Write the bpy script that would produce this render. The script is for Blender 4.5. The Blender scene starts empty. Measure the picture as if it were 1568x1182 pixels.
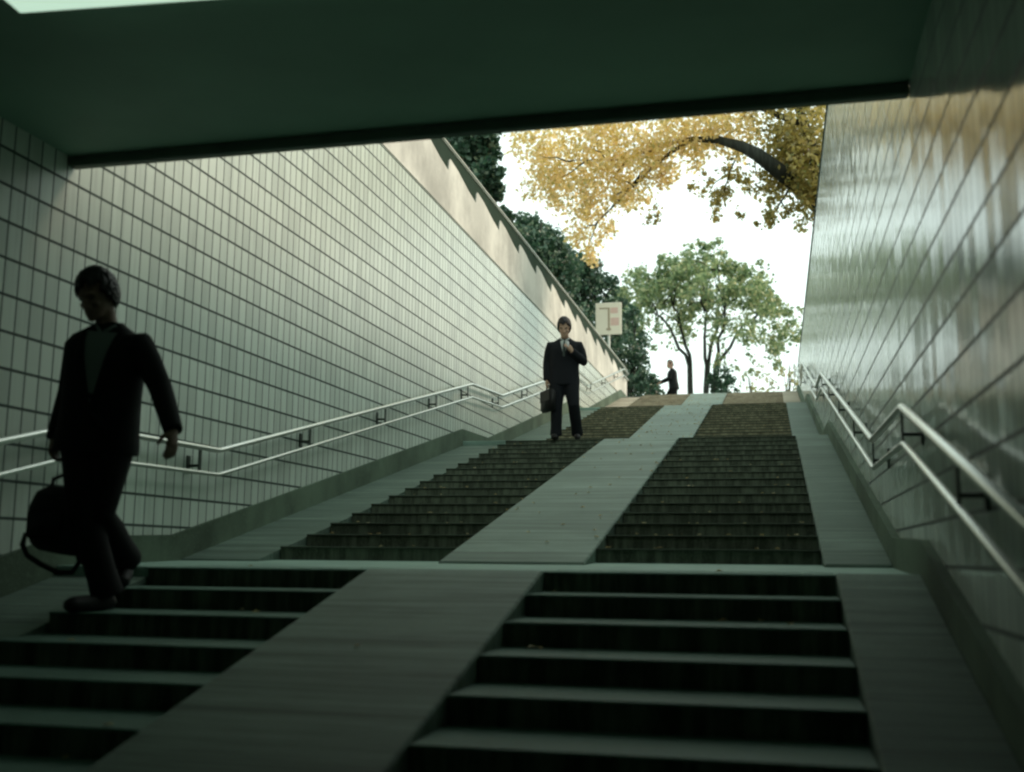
import bpy, bmesh, math, random
import numpy as np
from mathutils import Vector, Matrix
R = math.radians
S = 0.92                                   # survey units -> metres
scene = bpy.context.scene
COL = scene.collection
random.seed(7); rng = np.random.default_rng(7)

# ------------------------------------------------------------------ camera
def cam_axes(yaw, pitch, roll):
    cy, sy, cp, sp = math.cos(yaw), math.sin(yaw), math.cos(pitch), math.sin(pitch)
    f = Vector((sy*cp, cy*cp, sp)); r = Vector((cy, -sy, 0)); u = r.cross(f)
    cr, sr = math.cos(roll), math.sin(roll)
    return f, cr*r + sr*u, -sr*r + cr*u
FWD, RGT, UPV = cam_axes(-0.2382, 0.1565, 0.0085)
CAMP = Vector((2.4368, -6.3246, 0.082)) * S
cd = bpy.data.cameras.new('camera'); cam = bpy.data.objects.new('camera', cd); COL.objects.link(cam)
cd.sensor_width = 36; cd.lens = 1656.12*36/1568; cd.clip_start = 0.05; cd.clip_end = 900
M3 = Matrix((RGT, UPV, -FWD)).transposed()
cam.matrix_world = Matrix.Translation(CAMP) @ M3.to_4x4()
cd.dof.use_dof = True; cd.dof.focus_distance = 14.0; cd.dof.aperture_fstop = 1.5
scene.camera = cam
def at(px, py, Y):
    """world point on the sight line of photo pixel (px,py) at depth Y (metres)"""
    d = FWD + RGT*((px-784)/1656.12) - UPV*((py-591)/1656.12)
    return CAMP + d*((Y-CAMP.y)/d.y)

# ------------------------------------------------------------------ light
SUN_EL, SUN_AZ = 29, 68                    # azimuth measured from +Y towards +X
w = bpy.data.worlds.new('World'); scene.world = w; w.use_nodes = True
nt = w.node_tree; bg = nt.nodes['Background']
sky = nt.nodes.new('ShaderNodeTexSky'); sky.sky_type = 'NISHITA'; sky.sun_disc = False
sky.sun_elevation = R(SUN_EL); sky.sun_rotation = R(SUN_AZ); sky.dust_density = 4; sky.air_density = 1.0
mix = nt.nodes.new('ShaderNodeMix'); mix.data_type = 'RGBA'
mix.inputs[0].default_value = 0.78
mix.inputs[7].default_value = (8.4, 9.9, 9.0, 1)     # bright overcast veil, tinted teal to green the skylight in shaded areas
nt.links.new(sky.outputs[0], mix.inputs[6]); nt.links.new(mix.outputs[2], bg.inputs[0])
bg.inputs[1].default_value = 0.15
sd = bpy.data.lights.new('sun', 'SUN'); sd.energy = 1.5; sd.angle = R(12); sd.color = (1, .74, .57)
so = bpy.data.objects.new('sun', sd); COL.objects.link(so)
sv = Vector((math.sin(R(SUN_AZ))*math.cos(R(SUN_EL)), math.cos(R(SUN_AZ))*math.cos(R(SUN_EL)), math.sin(R(SUN_EL))))
so.rotation_euler = sv.to_track_quat('Z', 'Y').to_euler(); so.location = (5, 20, 30)
scene.view_settings.view_transform = 'Standard'; scene.view_settings.look = 'None'
scene.view_settings.exposure = 0.3; scene.view_settings.gamma = 1
scene.cycles.max_bounces = 8; scene.cycles.diffuse_bounces = 5; scene.cycles.transmission_bounces = 4
scene.cycles.use_denoising = True
scene.cycles.filter_width = 2.3
LAMP_STRENGTH = 0.6

# ------------------------------------------------------------------ node helpers
class NB:
    def __init__(s, name):
        s.m = bpy.data.materials.new(name); s.m.use_nodes = True; s.t = s.m.node_tree
        s.b = s.t.nodes['Principled BSDF']; s.out = s.t.nodes['Material Output']
    def n(s, kind, **kw):
        q = s.t.nodes.new(kind)
        for k, v in kw.items(): setattr(q, k, v)
        return q
    def link(s, a, b): s.t.links.new(a, b)
    def put(s, v, sock):
        if hasattr(v, 'is_linked') or hasattr(v, 'links'): s.link(v, sock)
        elif isinstance(v, (tuple, list)): sock.default_value = tuple(v) + ((1,) if len(v) == 3 and len(sock.default_value) == 4 else ())
        else: sock.default_value = v
    def math(s, op, a, b=None, c=None):
        q = s.n('ShaderNodeMath', operation=op); s.put(a, q.inputs[0])
        if b is not None: s.put(b, q.inputs[1])
        if c is not None: s.put(c, q.inputs[2])
        return q.outputs[0]
    def mix(s, f, a, b, mode='MIX'):
        q = s.n('ShaderNodeMix', data_type='RGBA', blend_type=mode)
        s.put(f, q.inputs[0]); s.put(a, q.inputs[6]); s.put(b, q.inputs[7]); return q.outputs[2]
    def obj(s, scale=(1, 1, 1)):
        tc = s.n('ShaderNodeTexCoord'); mp = s.n('ShaderNodeMapping'); mp.inputs['Scale'].default_value = scale
        s.link(tc.outputs['Object'], mp.inputs[0]); return mp.outputs[0]
    def noise(s, vec, scale, detail=4, rough=.55):
        q = s.n('ShaderNodeTexNoise'); s.link(vec, q.inputs['Vector'])
        q.inputs['Scale'].default_value = scale; q.inputs['Detail'].default_value = detail; q.inputs['Roughness'].default_value = rough
        return q.outputs[0]
    def ramp(s, f, stops):
        q = s.n('ShaderNodeValToRGB'); s.link(f, q.inputs[0]); e = q.color_ramp.elements
        while len(e) < len(stops): e.new(.5)
        for el, (p, c) in zip(e, stops): el.position = p; el.color = tuple(c) + (1,) if len(c) == 3 else c
        return q.outputs[0]
    def bump(s, h, strength, dist=.01, normal=None):
        q = s.n('ShaderNodeBump'); s.put(h, q.inputs['Height']); q.inputs['Strength'].default_value = strength; q.inputs['Distance'].default_value = dist
        if normal is not None: s.link(normal, q.inputs['Normal'])
        return q.outputs[0]
    def base(s, c, rough=.6, metal=0, spec=.5):
        s.put(c, s.b.inputs['Base Color']); s.put(rough, s.b.inputs['Roughness']); s.b.inputs['Metallic'].default_value = metal
        s.b.inputs['Specular IOR Level'].default_value = spec; return s

def mat_tile(name, tile, grout, tw, th, y0, z0, rough, wave, tilt, vj=.0045, hj=.009, axis='Y', spec=.5):
    k = NB(name); tc = k.n('ShaderNodeTexCoord'); sp = k.n('ShaderNodeSeparateXYZ'); k.link(tc.outputs['Object'], sp.inputs[0])
    u = k.math('DIVIDE', k.math('SUBTRACT', sp.outputs[axis], y0), tw); v = k.math('DIVIDE', k.math('SUBTRACT', sp.outputs['Z'], z0), th)
    fu = k.math('FRACT', u); fv = k.math('FRACT', v)
    eu = k.math('MULTIPLY', k.math('MINIMUM', fu, k.math('SUBTRACT', 1, fu)), tw); ev = k.math('MULTIPLY', k.math('MINIMUM', fv, k.math('SUBTRACT', 1, fv)), th)
    mu = k.math('LESS_THAN', eu, vj); mv = k.math('LESS_THAN', ev, hj); g = k.math('MAXIMUM', mu, mv)
    cb = k.n('ShaderNodeCombineXYZ'); k.link(k.math('FLOOR', u), cb.inputs[0]); k.link(k.math('FLOOR', v), cb.inputs[1])
    wn = k.n('ShaderNodeTexWhiteNoise', noise_dimensions='2D'); k.link(cb.outputs[0], wn.inputs['Vector'])
    big = k.noise(k.obj((1, 1, .35)), 1.3, 5)
    col = k.mix(k.math('POWER', wn.outputs['Value'], 1.5), tile, tuple(c*.78 for c in tile))
    col = k.mix(k.math('MULTIPLY', big, .35), col, tuple(c*.62 for c in tile))
    streak = k.noise(k.obj((5, 5, .25)), 3.0, 5, .65)
    col = k.mix(k.ramp(streak, [(.52, (0, 0, 0)), (.75, (.65, .65, .65))]), col, tuple(c*.5 for c in tile))
    gn = k.noise(k.obj(), 6, 3)
    gcol = k.mix(gn, grout, tuple(c*1.9 for c in grout))
    k.base(k.mix(g, col, gcol), k.math('ADD', rough, k.math('MULTIPLY', g, .45)), spec=spec)
    # every glazed tile is set a little out of true and is faintly rippled
    nv = k.n('ShaderNodeVectorMath', operation='SUBTRACT'); k.link(wn.outputs['Color'], nv.inputs[0]); nv.inputs[1].default_value = (.5, .5, .5)
    ns = k.n('ShaderNodeVectorMath', operation='MULTIPLY'); k.link(nv.outputs[0], ns.inputs[0]); ns.inputs[1].default_value = (0, tilt, tilt*.5) if axis == 'Y' else (tilt, 0, tilt)
    ge = k.n('ShaderNodeNewGeometry'); na = k.n('ShaderNodeVectorMath', operation='ADD'); k.link(ge.outputs['Normal'], na.inputs[0]); k.link(ns.outputs[0], na.inputs[1])
    nn = k.n('ShaderNodeVectorMath', operation='NORMALIZE'); k.link(na.outputs[0], nn.inputs[0])
    rip = k.noise(k.obj((1, 2.2, .35)), 7, 2)
    hgt = k.math('SUBTRACT', k.math('MULTIPLY', rip, wave), k.math('MULTIPLY', g, 1.0))
    k.link(k.bump(hgt, .35, .004, nn.outputs[0]), k.b.inputs['Normal']); return k.m

def mat_stone(name, c, var=.35, rough=.7, scale=9, speck=.3, band=None, streak=None, bumpy=.25, sgain=1.9, spec=.12):
    k = NB(name); o = k.obj()
    n1 = k.noise(o, scale*.25, 5); n2 = k.noise(o, scale*9, 2)
    col = k.mix(k.math('MULTIPLY', n1, var*1.6), c, tuple(x*.5 for x in c))
    col = k.mix(k.math('MULTIPLY', k.math('GREATER_THAN', n2, .6), speck), col, tuple(x*1.55 for x in c))
    if band:                                # courses of paving across the slope
        sp = k.n('ShaderNodeSeparateXYZ'); k.link(o, sp.inputs[0]); v = k.math('DIVIDE', sp.outputs['Y'], band)
        cb = k.n('ShaderNodeCombineXYZ'); k.link(k.math('FLOOR', v), cb.inputs[0])
        wn = k.n('ShaderNodeTexWhiteNoise', noise_dimensions='1D'); k.link(k.math('FLOOR', v), wn.inputs['W'])
        col = k.mix(k.math('MULTIPLY', wn.outputs['Value'], .75), col, tuple(x*.5 for x in c))
        fine = k.noise(k.obj((.12, 3.2, .02)), 3.2, 5, .8)
        col = k.mix(k.ramp(fine, [(.42, (.9, .9, .9)), (.50, (0, 0, 0))]), col, tuple(x*.42 for x in c))
        col = k.mix(k.ramp(fine, [(.58, (0, 0, 0)), (.70, (.55, .55, .55))]), col, tuple(x*1.6 for x in c))
        f = k.math('FRACT', v); j = k.math('LESS_THAN', f, .012/band)
        col = k.mix(k.math('MULTIPLY', j, .7), col, tuple(x*.25 for x in c))
    if streak:                              # run-off stains down the face
        st = k.noise(k.obj((1, .2, .12)), streak, 4, .7)
        col = k.mix(k.ramp(st, [(.42, (0, 0, 0)), (.62, (.8, .8, .8))]), col, tuple(x*sgain for x in c))
    grime = k.noise(o, .9, 6, .65)
    col = k.mix(k.ramp(grime, [(.46, (0, 0, 0)), (.74, (.62, .62, .62))]), col, tuple(x*.42 for x in c))
    k.base(col, rough, spec=spec); k.link(k.bump(n2, bumpy, .003), k.b.inputs['Normal']); return k.m

def mat_plain(name, c, rough=.6, metal=0, var=.25, scale=20, spec=.5, bumpy=.1):
    k = NB(name); o = k.obj(); n1 = k.noise(o, scale, 4)
    k.base(k.mix(k.math('MULTIPLY', n1, var*1.6), c, tuple(x*.55 for x in c)), rough, metal, spec)
    k.link(k.bump(n1, bumpy, .002), k.b.inputs['Normal']); return k.m

def mat_steel(name):
    k = NB(name); n1 = k.noise(k.obj((60, 2, 60)), 8, 3)
    k.base((.62, .64, .60), k.math('ADD', .2, k.math('MULTIPLY', n1, .2)), 1.0)
    return k.m

def mat_leaf(name, stops, trans=.5):
    k = NB(name); g = k.n('ShaderNodeNewGeometry')
    c = k.ramp(g.outputs['Random Per Island'], stops)
    d = k.n('ShaderNodeBsdfDiffuse'); t = k.n('ShaderNodeBsdfTranslucent'); gl = k.n('ShaderNodeBsdfGlossy'); gl.inputs['Roughness'].default_value = .4
    k.link(c, d.inputs[0]); k.link(c, t.inputs[0])
    m1 = k.n('ShaderNodeMixShader'); m1.inputs[0].default_value = trans; k.link(d.outputs[0], m1.inputs[1]); k.link(t.outputs[0], m1.inputs[2])
    m2 = k.n('ShaderNodeMixShader'); m2.inputs[0].default_value = .05; k.link(m1.outputs[0], m2.inputs[1]); k.link(gl.outputs[0], m2.inputs[2])
    k.link(m2.outputs[0], k.out.inputs[0]); return k.m

def mat_emit(name, c, s):
    k = NB(name); k.base(c, .4); k.b.inputs['Emission Color'].default_value = tuple(c) + (1,); k.b.inputs['Emission Strength'].default_value = s; return k.m

CW, CH = .132*S, .231*S
M = {}
M['tile_l'] = mat_tile('glazed_tile_left', (.62, .70, .625), (.02, .035, .028), CW, CH, -.68*S, .06*S, .30, .4, .03, vj=.006, hj=.009)
M['tile_r'] = mat_tile('glazed_tile_right', (.68, .77, .70), (.03, .045, .04), CW, CH, -.6*S, .05*S, .13, .35, .05, spec=.8)
M['tile_b'] = mat_tile('glazed_tile_back', (.5, .55, .5), (.10, .14, .12), CW, CH, 0, .05*S, .35, .5, .03, axis='X')
M['render'] = mat_stone('parapet_render', (.58, .575, .52), .25, .85, 5, .1, streak=5, sgain=1.25)
M['base'] = mat_stone('skirting_stone', (.10, .14, .10), .6, .75, 8, .45, streak=4, sgain=1.4)
M['granite'] = mat_stone('pale_granite', (.19, .265, .215), .7, .65, 10, .25, band=.42)
M['ramp'] = mat_stone('ramp_granite', (.235, .315, .262), .5, .6, 10, .2, band=.40)
M['landing'] = mat_stone('landing_granite', (.30, .44, .37), .4, .6, 10, .25)
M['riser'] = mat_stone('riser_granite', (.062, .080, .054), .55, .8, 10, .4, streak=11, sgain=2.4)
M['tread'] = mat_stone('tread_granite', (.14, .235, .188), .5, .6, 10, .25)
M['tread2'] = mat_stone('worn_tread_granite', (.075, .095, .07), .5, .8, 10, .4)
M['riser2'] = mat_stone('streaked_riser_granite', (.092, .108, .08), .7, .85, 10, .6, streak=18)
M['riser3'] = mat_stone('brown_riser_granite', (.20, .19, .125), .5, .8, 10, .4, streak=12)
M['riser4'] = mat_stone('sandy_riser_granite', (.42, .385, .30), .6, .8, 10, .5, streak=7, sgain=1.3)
M['sand'] = mat_stone('sandy_paving', (.48, .43, .33), .35, .8, 8, .2, band=.5)
M['pave'] = mat_stone('plaza_paving', (.38, .36, .31), .35, .85, 3, .2, band=.9)
M['ceil'] = mat_plain('ceiling_paint', (.29, .48, .365), .65, 0, .6, 1.3)
M['lip'] = mat_plain('lip_metal', (.10, .15, .115), .6, 0, .5, 9)
M['coping'] = mat_plain('coping_metal', (.52, .55, .49), .45, .0, .3, 6)
M['panel'] = mat_plain('fence_panel_paint', (.030, .052, .036), .9, 0, .4, 3, .1)
M['steel'] = mat_steel('brushed_steel')
M['bracket'] = mat_plain('bracket_paint', (.05, .065, .055), .4, .6, .3, 20)
M['suit'] = mat_plain('black_suit_wool', (.0055, .0085, .008), .85, 0, .4, 60, .25, .3)
M['suit2'] = mat_plain('navy_suit_wool', (.010, .012, .016), .85, 0, .4, 60, .25, .3)
M['trouser'] = mat_plain('black_trouser_wool', (.007, .0075, .008), .85, 0, .4, 60, .25, .3)
M['shirt'] = mat_plain('grey_shirt_cotton', (.15, .18, .165), .85, 0, .15, 40, .2)
M['shirt2'] = mat_plain('white_shirt_cotton', (.46, .50, .48), .8, 0, .15, 40, .2)
M['tie'] = mat_plain('green_tie_silk', (.02, .035, .03), .5, 0, .2, 40)
M['skin'] = mat_plain('skin', (.44, .285, .20), .55, 0, .18, 30, .4)
M['skin_dim'] = mat_plain('dimmed_skin', (.16, .10, .068), .55, 0, .18, 30, .4)  # near man's skin, a dimmed copy with the darkness in the colour
M['hair'] = mat_plain('black_hair', (.006, .005, .005), .5, 0, .3, 90, .4, .5)
M['leather'] = mat_plain('black_leather', (.008, .008, .008), .6, 0, .3, 50, .4, .2)
M['nylon'] = mat_plain('black_nylon', (.007, .008, .008), .7, 0, .3, 70, .3, .3)
M['eye'] = mat_plain('eye_dark', (.03, .025, .02), .3, 0, .1)
M['phone'] = mat_plain('grey_phone_plastic', (.42, .44, .43), .35, 0, .1)
M['bark'] = mat_stone('bark', (.030, .034, .028), .5, .9, 8, .2, streak=14, bumpy=.6)
M['sign'] = mat_plain('cream_sign_paint', (.78, .72, .58), .5, 0, .08, 3)
M['sign_ink'] = mat_plain('tan_sign_print', (.40, .32, .22), .6, 0, .15, 9)
M['sign_pink'] = mat_plain('pink_sign_print', (.70, .48, .40), .6, 0, .15, 9)
M['soil'] = mat_stone('soil', (.09, .08, .05), .4, .95, 4, .3)
M['lamp'] = mat_emit('fluorescent_panel', (.72, 1.0, .79), LAMP_STRENGTH)
M['lamp_frame'] = mat_plain('lamp_frame_paint', (.30, .34, .31), .5)
M['yellow'] = mat_leaf('golden_leaf', [(0, (.60, .46, .12)), (.3, (.88, .70, .28)), (.6, (.95, .82, .46)), (.85, (.93, .72, .44)), (1, (.46, .46, .15))], .7)
M['olive'] = mat_leaf('olive_gold_leaf', [(0, (.22, .20, .05)), (.4, (.44, .37, .10)), (.8, (.56, .44, .15)), (1, (.20, .24, .07))], .6)
M['green'] = mat_leaf('green_leaf', [(0, (.09, .17, .075)), (.5, (.24, .34, .16)), (.85, (.40, .46, .23)), (1, (.58, .56, .3))], .5)
M['dark'] = mat_leaf('evergreen_leaf', [(0, (.02, .06, .035)), (.6, (.045, .115, .065)), (.9, (.12, .2, .12)), (1, (.34, .4, .28))], .35)
M['shade'] = mat_leaf('olive_green_leaf', [(0, (.05, .08, .03)), (.6, (.11, .14, .05)), (1, (.2, .2, .08))], .3)
M['pale'] = mat_leaf('pale_shrub_leaf', [(0, (.14, .16, .05)), (.6, (.36, .36, .14)), (1, (.5, .44, .2))], .55)
M['litter'] = mat_leaf('dry_leaf', [(0, (.38, .26, .10)), (.5, (.6, .46, .2)), (1, (.7, .62, .4))], .2)

# ------------------------------------------------------------------ object helpers
def link(name, me, m=None, parent=None):
    o = bpy.data.objects.new(name, me); COL.objects.link(o)
    if m is not None and me is not None:
        for x in (m if isinstance(m, list) else [m]): me.materials.append(x)
    if parent is not None:
        o.parent = parent
        root = parent
        off = Vector((0, 0, 0))
        if root.get('worldbase'):           # the mesh is in scene coordinates
            o.location = -Vector(root.location)
    return o
def tag(o, label, cat, group=None, kind=None):
    if kind: o['kind'] = kind
    if label: o['label'] = label
    if cat: o['category'] = cat
    if group: o['group'] = group
    return o
def thing(name, label, cat, loc=(0, 0, 0), rotz=0, group=None, world=False):
    o = bpy.data.objects.new(name, None); COL.objects.link(o); o.empty_display_size = .2
    o.location = loc; o.rotation_euler = (0, 0, rotz)
    if world: o['worldbase'] = 1
    return tag(o, label, cat, group)
def bm_obj(name, bm, m, parent=None, smooth=False):
    me = bpy.data.meshes.new(name); bm.normal_update(); bm.to_mesh(me); bm.free()
    if smooth:
        for p in me.polygons: p.use_smooth = True
    return link(name, me, m, parent)
def quad_prism(bm, prof, x0, x1):
    """extrude a (y,z) outline along x"""
    a = [bm.verts.new((x0, y, z)) for y, z in prof]; b = [bm.verts.new((x1, y, z)) for y, z in prof]
    n = len(prof)
    for i in range(n): bm.faces.new((a[i], a[(i+1) % n], b[(i+1) % n], b[i]))
    bm.faces.new(list(reversed(a))); bm.faces.new(b)
def box(bm, x0, x1, y0, y1, z0, z1): quad_prism(bm, [(y0, z0), (y1, z0), (y1, z1), (y0, z1)], x0, x1)
def fixn(bm): bmesh.ops.recalc_face_normals(bm, faces=bm.faces[:])
def bevel(bm, w, seg=1):
    fixn(bm)
    es = [e for e in bm.edges if len(e.link_faces) == 2 and e.calc_face_angle(0) > .5]
    bmesh.ops.bevel(bm, geom=es, offset=w, segments=seg, affect='EDGES', clamp_overlap=True)
def frame_for(d):
    d = Vector(d).normalized(); a = Vector((0, 0, 1)) if abs(d.z) < .9 else Vector((0, 1, 0))
    u = a.cross(d).normalized(); return u, d.cross(u)
def tube(bm, pts, rad, seg=10, cap=True, flat=None):
    pts = [Vector(p) for p in pts]; n = len(pts)
    rad = rad if isinstance(rad, (list, tuple)) else [rad]*n
    rings = []; pu = None
    for i, p in enumerate(pts):
        d = (pts[min(i+1, n-1)] - pts[max(i-1, 0)])
        if pu is None: u, v = frame_for(d)
        else:
            d = d.normalized(); u = (pu - d*pu.dot(d)).normalized(); v = d.cross(u)
        pu = u
        r = rad[i]; ru, rv = r if isinstance(r, tuple) else (r, r)
        rings.append([bm.verts.new(p + u*ru*math.cos(2*math.pi*k/seg) + v*rv*math.sin(2*math.pi*k/seg)) for k in range(seg)])
    for a, b in zip(rings, rings[1:]):
        for k in range(seg): bm.faces.new((a[k], a[(k+1) % seg], b[(k+1) % seg], b[k]))
    if cap: bm.faces.new(list(reversed(rings[0]))); bm.faces.new(rings[-1])
def ball(bm, c, r, seg=12):
    r = r if isinstance(r, tuple) else (r, r, r)
    mtx = Matrix.Translation(c) @ Matrix.Diagonal((*r, 1))
    bmesh.ops.create_uvsphere(bm, u_segments=seg, v_segments=max(6, seg*2//3), radius=1, matrix=mtx)

# ------------------------------------------------------------------ dimensions (survey units * S)
WL, SL, XL, XR, XS, WR = [v*S for v in (-2.21, -1.51, 0.0, 1.10, 2.755, 3.25)]
class Flight: pass
def flight(y0, z0, n, t, r):
    f = Flight(); f.y0, f.z0, f.n, f.t, f.r = y0*S, z0*S, n, t*S, r*S
    f.y1 = f.y0 + (n-1)*f.t; f.z1 = f.z0 + n*f.r; return f
F1 = flight(-17*.48, -2.16, 18, .48, .12)
F2 = flight(1.93, .04, 16, .5067, .11125)
F3 = flight(11.565, 1.85, 16, .4803, .1086)
F4 = flight(21.19, 3.62, 14, .47, .1079)
GZ = F4.z1                                  # plaza level
PROF = []                                   # the walking line
for f in (F1, F2, F3, F4): PROF += [(f.y0 - f.t, f.z0), (f.y1, f.z1)]
PROF.append((30*S, GZ))
def zline(y, prof=PROF):
    if y <= prof[0][0]: return prof[0][1]
    for (a, za), (b, zb) in zip(prof, prof[1:]):
        if y <= b: return za + (zb-za)*(y-a)/(b-a)
    return prof[-1][1]
YB = -15.0                                   # back of the underpass
YC = -.0955*S                                # edge of the roof over the stairs
ZC = 2.775*S
YE_L, YE_R = 28.96*S, 27.6*S
HTL, HTR, TILE_TOP = 6.02*S, 5.93*S, 5.20*S

# ------------------------------------------------------------------ setting
def ring_ground():
    bm = bmesh.new()
    xs = [-260, WL-.32, WR+.32, 260]; ys = [-60, YC-.02, F4.y1+.30, 420]
    g = [[bm.verts.new((x, y, GZ - (.0 if True else 0))) for y in ys] for x in xs]
    for i in range(3):
        for j in range(3):
            if i == 1 and j in (0, 1): continue
            bm.faces.new((g[i][j], g[i+1][j], g[i+1][j+1], g[i][j+1]))
    return bm
o = bm_obj('ground', ring_ground(), M['pave']); o['kind'] = 'structure'
bm = bmesh.new(); box(bm, WL-.3, WR+.3, YB, F1.y0+.02, -2.16*S-.3, -2.16*S)
o = bm_obj('floor', bm, M['granite']); o['kind'] = 'structure'
# roof of the underpass: soffit, end face above, shallow lip
bm = bmesh.new(); box(bm, WL-.3, WR+.3, YB, YC, ZC, ZC+.5); box(bm, WL-.3, WR+.3, YB, YC-.05, ZC+.5, GZ-.01); fixn(bm)
ceil = bm_obj('ceiling', bm, M['ceil']); ceil['kind'] = 'structure'
bm = bmesh.new(); box(bm, WL+.002, WR-.002, YC-.05, YC+.02, ZC-.075*S, ZC-.003); bevel(bm, .008)
bm_obj('drip_lip', bm, M['lip'], ceil)
t = thing('underpass_wall', 'tiled end wall of the underpass behind the foot of the stairs', 'wall', (0, YB, -2), world=True)
bm = bmesh.new(); box(bm, WL-.3, WR+.3, YB-.3, YB, -2.6, ZC+.3); bm_obj('tile_facing', bm, M['tile_b'], t)

def side_wall(name, label, x0, x1, face, htop, yend, tmat, ttop):
    t = thing(name, label, 'wall', ((x0+x1)/2, 10, -2), world=True)
    bm = bmesh.new()
    box(bm, x0, x1, YB-.3, yend, -2.8, ttop)
    fixn(bm); bm_obj('tile_facing', bm, tmat, t)
    return t
LW = side_wall('tiled_wall', 'tall pale tiled wall left of the stairs with plain rendered band along its top', WL-.3, WL, WL, HTL, YE_L, M['tile_l'], TILE_TOP)
RW = side_wall('tiled_wall', 'glossy tiled wall right of the stairs with blurred reflections', WR, WR+.3, WR, HTR, YE_R, M['tile_r'], HTR-.03)
# rendered band with its saw-toothed top
bm = bmesh.new()
top = []
y = -2.0
while y < YE_L - .02:
    for dy, z in ((0, 6.06), (.42, 6.02), (1.02, 5.90), (1.46, 5.845), (1.50, 6.0)):
        yy = y + dy*S
        if yy < YE_L: top.append((yy, z*S))
    y += 1.56*S
rows = []
top.append((YE_L, top[-1][1]))
for yy, z in top: rows.append([bm.verts.new(p) for p in ((WL-.045, yy, TILE_TOP+.002), (WL-.006, yy, TILE_TOP+.002), (WL-.006, yy, z), (WL-.045, yy, z))])
for p, q in zip(rows, rows[1:]):
    for i in range(4): bm.faces.new((p[i], p[(i+1) % 4], q[(i+1) % 4], q[i]))
bm.faces.new(rows[0]); bm.faces.new(rows[-1]); fixn(bm)
bm_obj('rendered_band', bm, M['render'], LW)
bm = bmesh.new(); box(bm, WL-.15, WL+.012, -2.0, YE_L, TILE_TOP-.035, TILE_TOP+.0); bevel(bm, .006)
bm_obj('tile_trim', bm, M['render'], LW)
bm = bmesh.new(); box(bm, WR-.012, WR+.31, YC+.05, YE_R+.01, HTR-.03, HTR+.02); bevel(bm, .008)
bm_obj('coping', bm, M['panel'], RW)
# skirtings follow the stairs
def skirting(par, x0, x1):
    ys = [YB] + sorted(set([p[0] for p in PROF])) + []
    ys = [q for q in ys if q < 28.9*S]+[28.6*S]
    pr = [(0, 0)]
    bm = bmesh.new(); rows = []
    for yy in ys:
        z = zline(yy); rows.append([bm.verts.new(p) for p in ((x0, yy, z-.25), (x1, yy, z-.25), (x1, yy, z+.175), (x0, yy, z+.175))])
    for p, q in zip(rows, rows[1:]):
        for i in range(4): bm.faces.new((p[i], p[(i+1) % 4], q[(i+1) % 4], q[i]))
    bm.faces.new(rows[0]); bm.faces.new(rows[-1]); fixn(bm)
    return bm_obj('skirting', bm, M['base'], par)
skirting(LW, WL-.02, WL+.028); skirting(RW, WR-.05, WR+.02)
# green panel fence and rail on top of the left wall
t = thing('parapet_fence', 'dark green panel fence with pale top rail on the left wall', 'fence', (WL-.1, 10, HTL), world=True)
bm = bmesh.new(); box(bm, WL-.05, WL-.022, -2, YE_L, TILE_TOP+.1, 6.235*S); bm_obj('fence_panel', bm, M['panel'], t)
bm = bmesh.new(); box(bm, WL-.075, WL+.008, -2.0, YE_L+.03, 6.22*S, 6.22*S+.05); bevel(bm, .015, 3); bm_obj('top_rail', bm, M['coping'], t)
bm = bmesh.new(); box(bm, WL-.22, WL-.01, YE_L+.003, YE_L+.05, GZ-.2, 6.20*S); bevel(bm, .008); bm_obj('end_post', bm, M['coping'], t)

# ------------------------------------------------------------------ stairs
def stair(f, label, risers, treads, rmat, smat, nlight=0, kmin=0, tth=.014):
    t = thing('stair_flight', label, 'stairs', ((XL+XR)/2, f.y0, f.z0), group='flights of the long staircase', world=True)
    for i in range(kmin, f.n):
        edge = i == f.n-1 and f is F1
        y = f.y0 + i*f.t; z = f.z0 + (i+1)*f.r; last = i == f.n-1
        light = i >= f.n - nlight
        for x0, x1 in ((SL, XL-.002), (XR+.002, XS-.002)):
            bm = bmesh.new(); box(bm, x0+.003, x1-.003, y+.008, y+f.t+.03, z-f.r-.10, z-tth)
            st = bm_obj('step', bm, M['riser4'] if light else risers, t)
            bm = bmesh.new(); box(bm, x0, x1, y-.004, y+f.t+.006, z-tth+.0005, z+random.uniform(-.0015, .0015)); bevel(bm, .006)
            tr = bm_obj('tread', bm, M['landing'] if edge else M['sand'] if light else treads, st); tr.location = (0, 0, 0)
    ya, za, yb, zb = f.y0-f.t+.01, f.z0+.004, f.y1, f.z1+.004
    if kmin: ya, za = f.y0+(kmin-1)*f.t, f.z0+kmin*f.r
    dn = .5
    bm = bmesh.new(); quad_prism(bm, [(ya, za-dn), (yb, zb-dn), (yb, zb), (ya, za)], XL, XR); bevel(bm, .01)
    bm_obj('cycle_ramp', bm, rmat, t)
    bm = bmesh.new(); quad_prism(bm, [(ya, za-dn), (yb, zb-dn), (yb, zb+.003), (ya, za+.003)], XS, WR-.045); bevel(bm, .01)
    bm_obj('side_strip', bm, smat, t)
    bm = bmesh.new(); quad_prism(bm, [(ya, za-dn), (yb+.02, zb-dn), (yb+.02, zb-.06), (ya+.25*f.t, za)], WL+.025, SL); fixn(bm)
    bm_obj('side_strip', bm, smat, t)
    return t
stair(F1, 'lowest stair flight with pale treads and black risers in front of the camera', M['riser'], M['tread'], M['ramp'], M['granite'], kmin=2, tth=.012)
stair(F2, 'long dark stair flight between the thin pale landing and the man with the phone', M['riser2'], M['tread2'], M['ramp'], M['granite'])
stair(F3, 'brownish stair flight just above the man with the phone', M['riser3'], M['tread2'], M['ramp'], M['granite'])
stair(F4, 'sandy topmost stair flight that ends at the plaza', M['riser4'], M['sand'], M['ramp'], M['sand'])
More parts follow.
